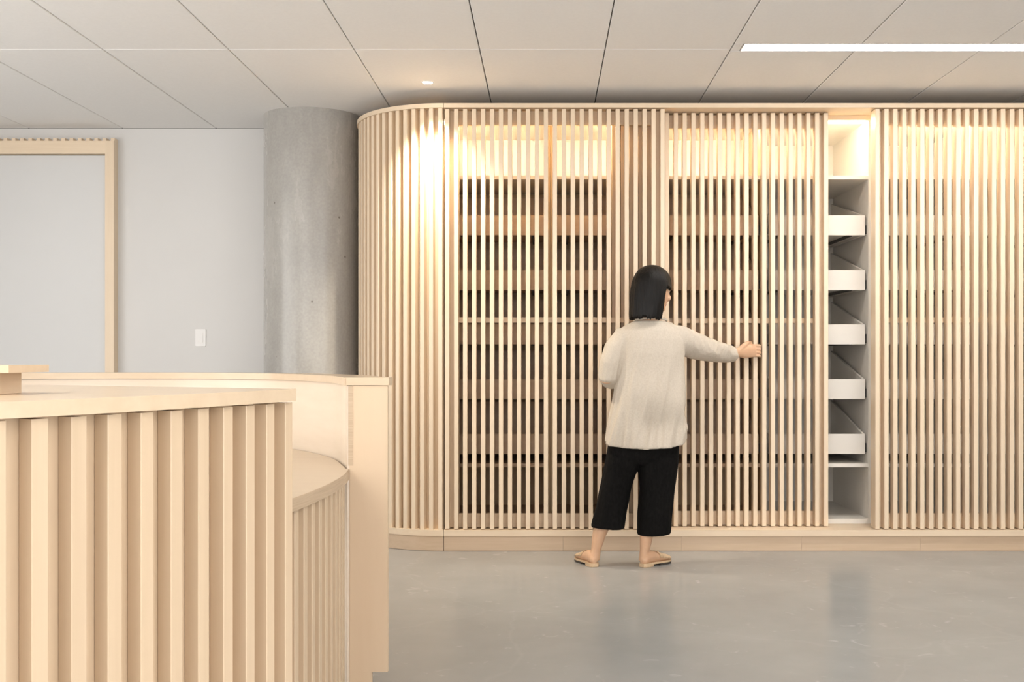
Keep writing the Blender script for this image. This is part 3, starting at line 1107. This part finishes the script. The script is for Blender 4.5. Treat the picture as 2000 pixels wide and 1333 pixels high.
def ring_px(y, xl, xr, ry, Y, zf=None):
    a, b = P(xl, y, Y), P(xr, y, Y)
    return ell((a.x + b.x) / 2, Y, (b.x - a.x) / 2, ry, a.z, zf=zf)


# trousers
tr = MB()
tr.loft([ring_px(906, 1194, 1322, .085, 5.81), ring_px(895, 1184, 1325, .105, 5.81), ring_px(870, 1187, 1326, .115, 5.81), ring_px(835, 1198, 1326, .11, 5.82), ring_px(790, 1206, 1326, .10, 5.82)])
tr.loft([ring_px(1031, 1155, 1219, .088, 5.79, lambda c, s: .006 * -c), ring_px(1000, 1162, 1224, .086, 5.795), ring_px(960, 1171, 1232, .088, 5.80), ring_px(920, 1179, 1244, .095, 5.805), ring_px(890, 1184, 1256, .10, 5.81)])
tr.loft([ring_px(1044, 1245, 1308, .088, 5.79, lambda c, s: .002 * c), ring_px(1000, 1246, 1312, .086, 5.795), ring_px(955, 1250, 1317, .088, 5.80), ring_px(920, 1247, 1322, .095, 5.805), ring_px(890, 1248, 1326, .10, 5.81)])


def tr_disp(p):
    f = min(1, max(0, (.85 - p.z) / .5))
    return f * (.010 * noise.noise(Vector((p.x * 16, p.y * 16, p.z * 2.2))) + .004 * noise.noise(Vector((p.x * 40, p.y * 40, p.z * 5))))


remeshed(tr, 'trousers', 'black_cloth', woman, .007, 3, PR, tr_disp, True)

# tunic
sh = MB()
hemz = lambda c, s: (.030 * max(0, c) ** 2 + .018 * max(0, -c) ** 2) - .006 * (1 if s < 0 else -1)
sh.loft([ring_px(873, 1183, 1341, .138, 5.81, hemz), ring_px(845, 1186, 1340, .136, 5.81, lambda c, s: hemz(c, s) * .5), ring_px(810, 1194, 1337, .128, 5.81),
         ring_px(770, 1202, 1334, .120, 5.815), ring_px(730, 1206, 1334, .116, 5.82), ring_px(690, 1205, 1337, .115, 5.825),
         ring_px(662, 1205, 1336, .105, 5.83), ring_px(646, 1212, 1326, .092, 5.835), ring_px(636, 1226, 1310, .078, 5.838), ring_px(627, 1238, 1298, .066, 5.84)])
sh.tube([P(1300, 662, 5.84), P(1328, 664, 5.85), P(1356, 676, 5.92), P(1380, 683, 5.98), P(1402, 688, 6.05), P(1420, 691, 6.11), P(1431, 692, 6.145)],
        [.075, .080, .076, .067, .060, .053, .046], 20)
sh.tube([P(1205, 668, 5.835), P(1232, 652, 5.84), P(1268, 646, 5.842), P(1306, 650, 5.84), P(1338, 668, 5.845)], [.045, .058, .060, .058, .045], 20)
sh.tube([P(1240, 662, 5.835), P(1218, 664, 5.83), P(1203, 684, 5.815), P(1192, 712, 5.80), P(1187, 734, 5.80), P(1194, 741, 5.85), P(1208, 738, 5.92), P(1222, 734, 5.97)],
        [.07, .072, .068, .062, .060, .056, .050, .046], 20)


def sh_disp(p):
    f = min(1, max(.2, (1.27 - p.z) / .45))
    if p.x > .80:
        n = noise.noise(Vector((p.x * 26 + p.z * 12, p.y * 10, p.z * 10 - p.x * 8)))
        return .012 * n + .005 * abs(noise.noise(Vector((p.x * 60, p.y * 20, p.z * 30))))
    # long folds running from the right shoulder down to the left hem
    q = Vector(((p.x + (p.z - 1.0) * -.22) * 13, p.y * 6, p.z * 1.1))
    big = noise.noise(q)
    rid = 1 - abs(noise.noise(Vector((q.x * 2.1, q.y * 2, q.z * 2.4 + 5)))) * 2
    fine = noise.noise(Vector((p.x * 70, p.y * 40, p.z * 6)))
    v = f * (.032 * big + .014 * rid) + .0022 * fine * f
    # hollow under the seat of the tunic
    if p.y < 5.81:
        v -= .030 * math.exp(-((p.x - .60) / .10) ** 2 - ((p.z - .76) / .09) ** 2)
        v += .016 * math.exp(-((p.x - .56) / .16) ** 2 - ((p.z - .93) / .10) ** 2)
    return v


remeshed(sh, 'tunic', 'linen', woman, .0065, 5, PR, sh_disp, True)
cl = MB()
cl.tube([Vector((x, y, z)) - PR for x, y, z in [(.575 + .086 * math.cos(2 * PI * k / 24), 5.84 + .066 * math.sin(2 * PI * k / 24), 1.331 - .012 * math.sin(2 * PI * k / 24)) for k in range(25)]], .0055, 8)
cl.build('collar', 'linen', woman, smooth=True)

# mules
for hl, d in FEET:
    rings = foot_rings(hl, d, .0035, 0, 1)
    out = [(r[0].x - PR.x, r[0].y - PR.y) for r in rings] + [(r[7].x - PR.x, r[7].y - PR.y) for r in rings[::-1]]
    shoe = MB().prism(out, .012, .021).build('shoe', 'tan_leather', woman, fix=True)
    q = rings[:5]
    MB().prism([(r[0].x - PR.x, r[0].y - PR.y) for r in q] + [(r[7].x - PR.x, r[7].y - PR.y) for r in q[::-1]], .001, .0119).build('heel', 'tan_leather', shoe, fix=True)
    q = rings[7:]
    MB().prism([(r[0].x - PR.x, r[0].y - PR.y) for r in q] + [(r[7].x - PR.x, r[7].y - PR.y) for r in q[::-1]], .001, .0119).build('sole', 'shoe_sole', shoe, fix=True)
    def shell(t0, t1, g0, g1, nm):
        a, b = foot_rings(hl, d, g1, t0, t1), foot_rings(hl, d, g0, t0, t1)
        mb = MB()
        n, m = 14, len(a)
        for src in (a, b):
            mb.v += [tuple(p - PR) for r in src for p in r]
        half = range(0, 7)
        o2 = n * m
        for i in range(m - 1):
            for k in half:
                p, q2 = i * n + k, i * n + k + 1
                mb.f += [(p, q2, q2 + n, p + n), (o2 + p, o2 + p + n, o2 + q2 + n, o2 + q2)]
            for k in (0, 7):
                p = i * n + k
                mb.f.append((p, p + n, o2 + p + n, o2 + p))
        for i in (0, m - 1):
            for k in half:
                p, q2 = i * n + k, i * n + k + 1
                mb.f.append((p, o2 + p, o2 + q2, q2))
        mb.build(nm, 'tan_leather', shoe, smooth=True, fix=True)
    shell(.60, .985, .0015, .0045, 'vamp')
    shell(.50, .585, .0015, .0050, 'strap')
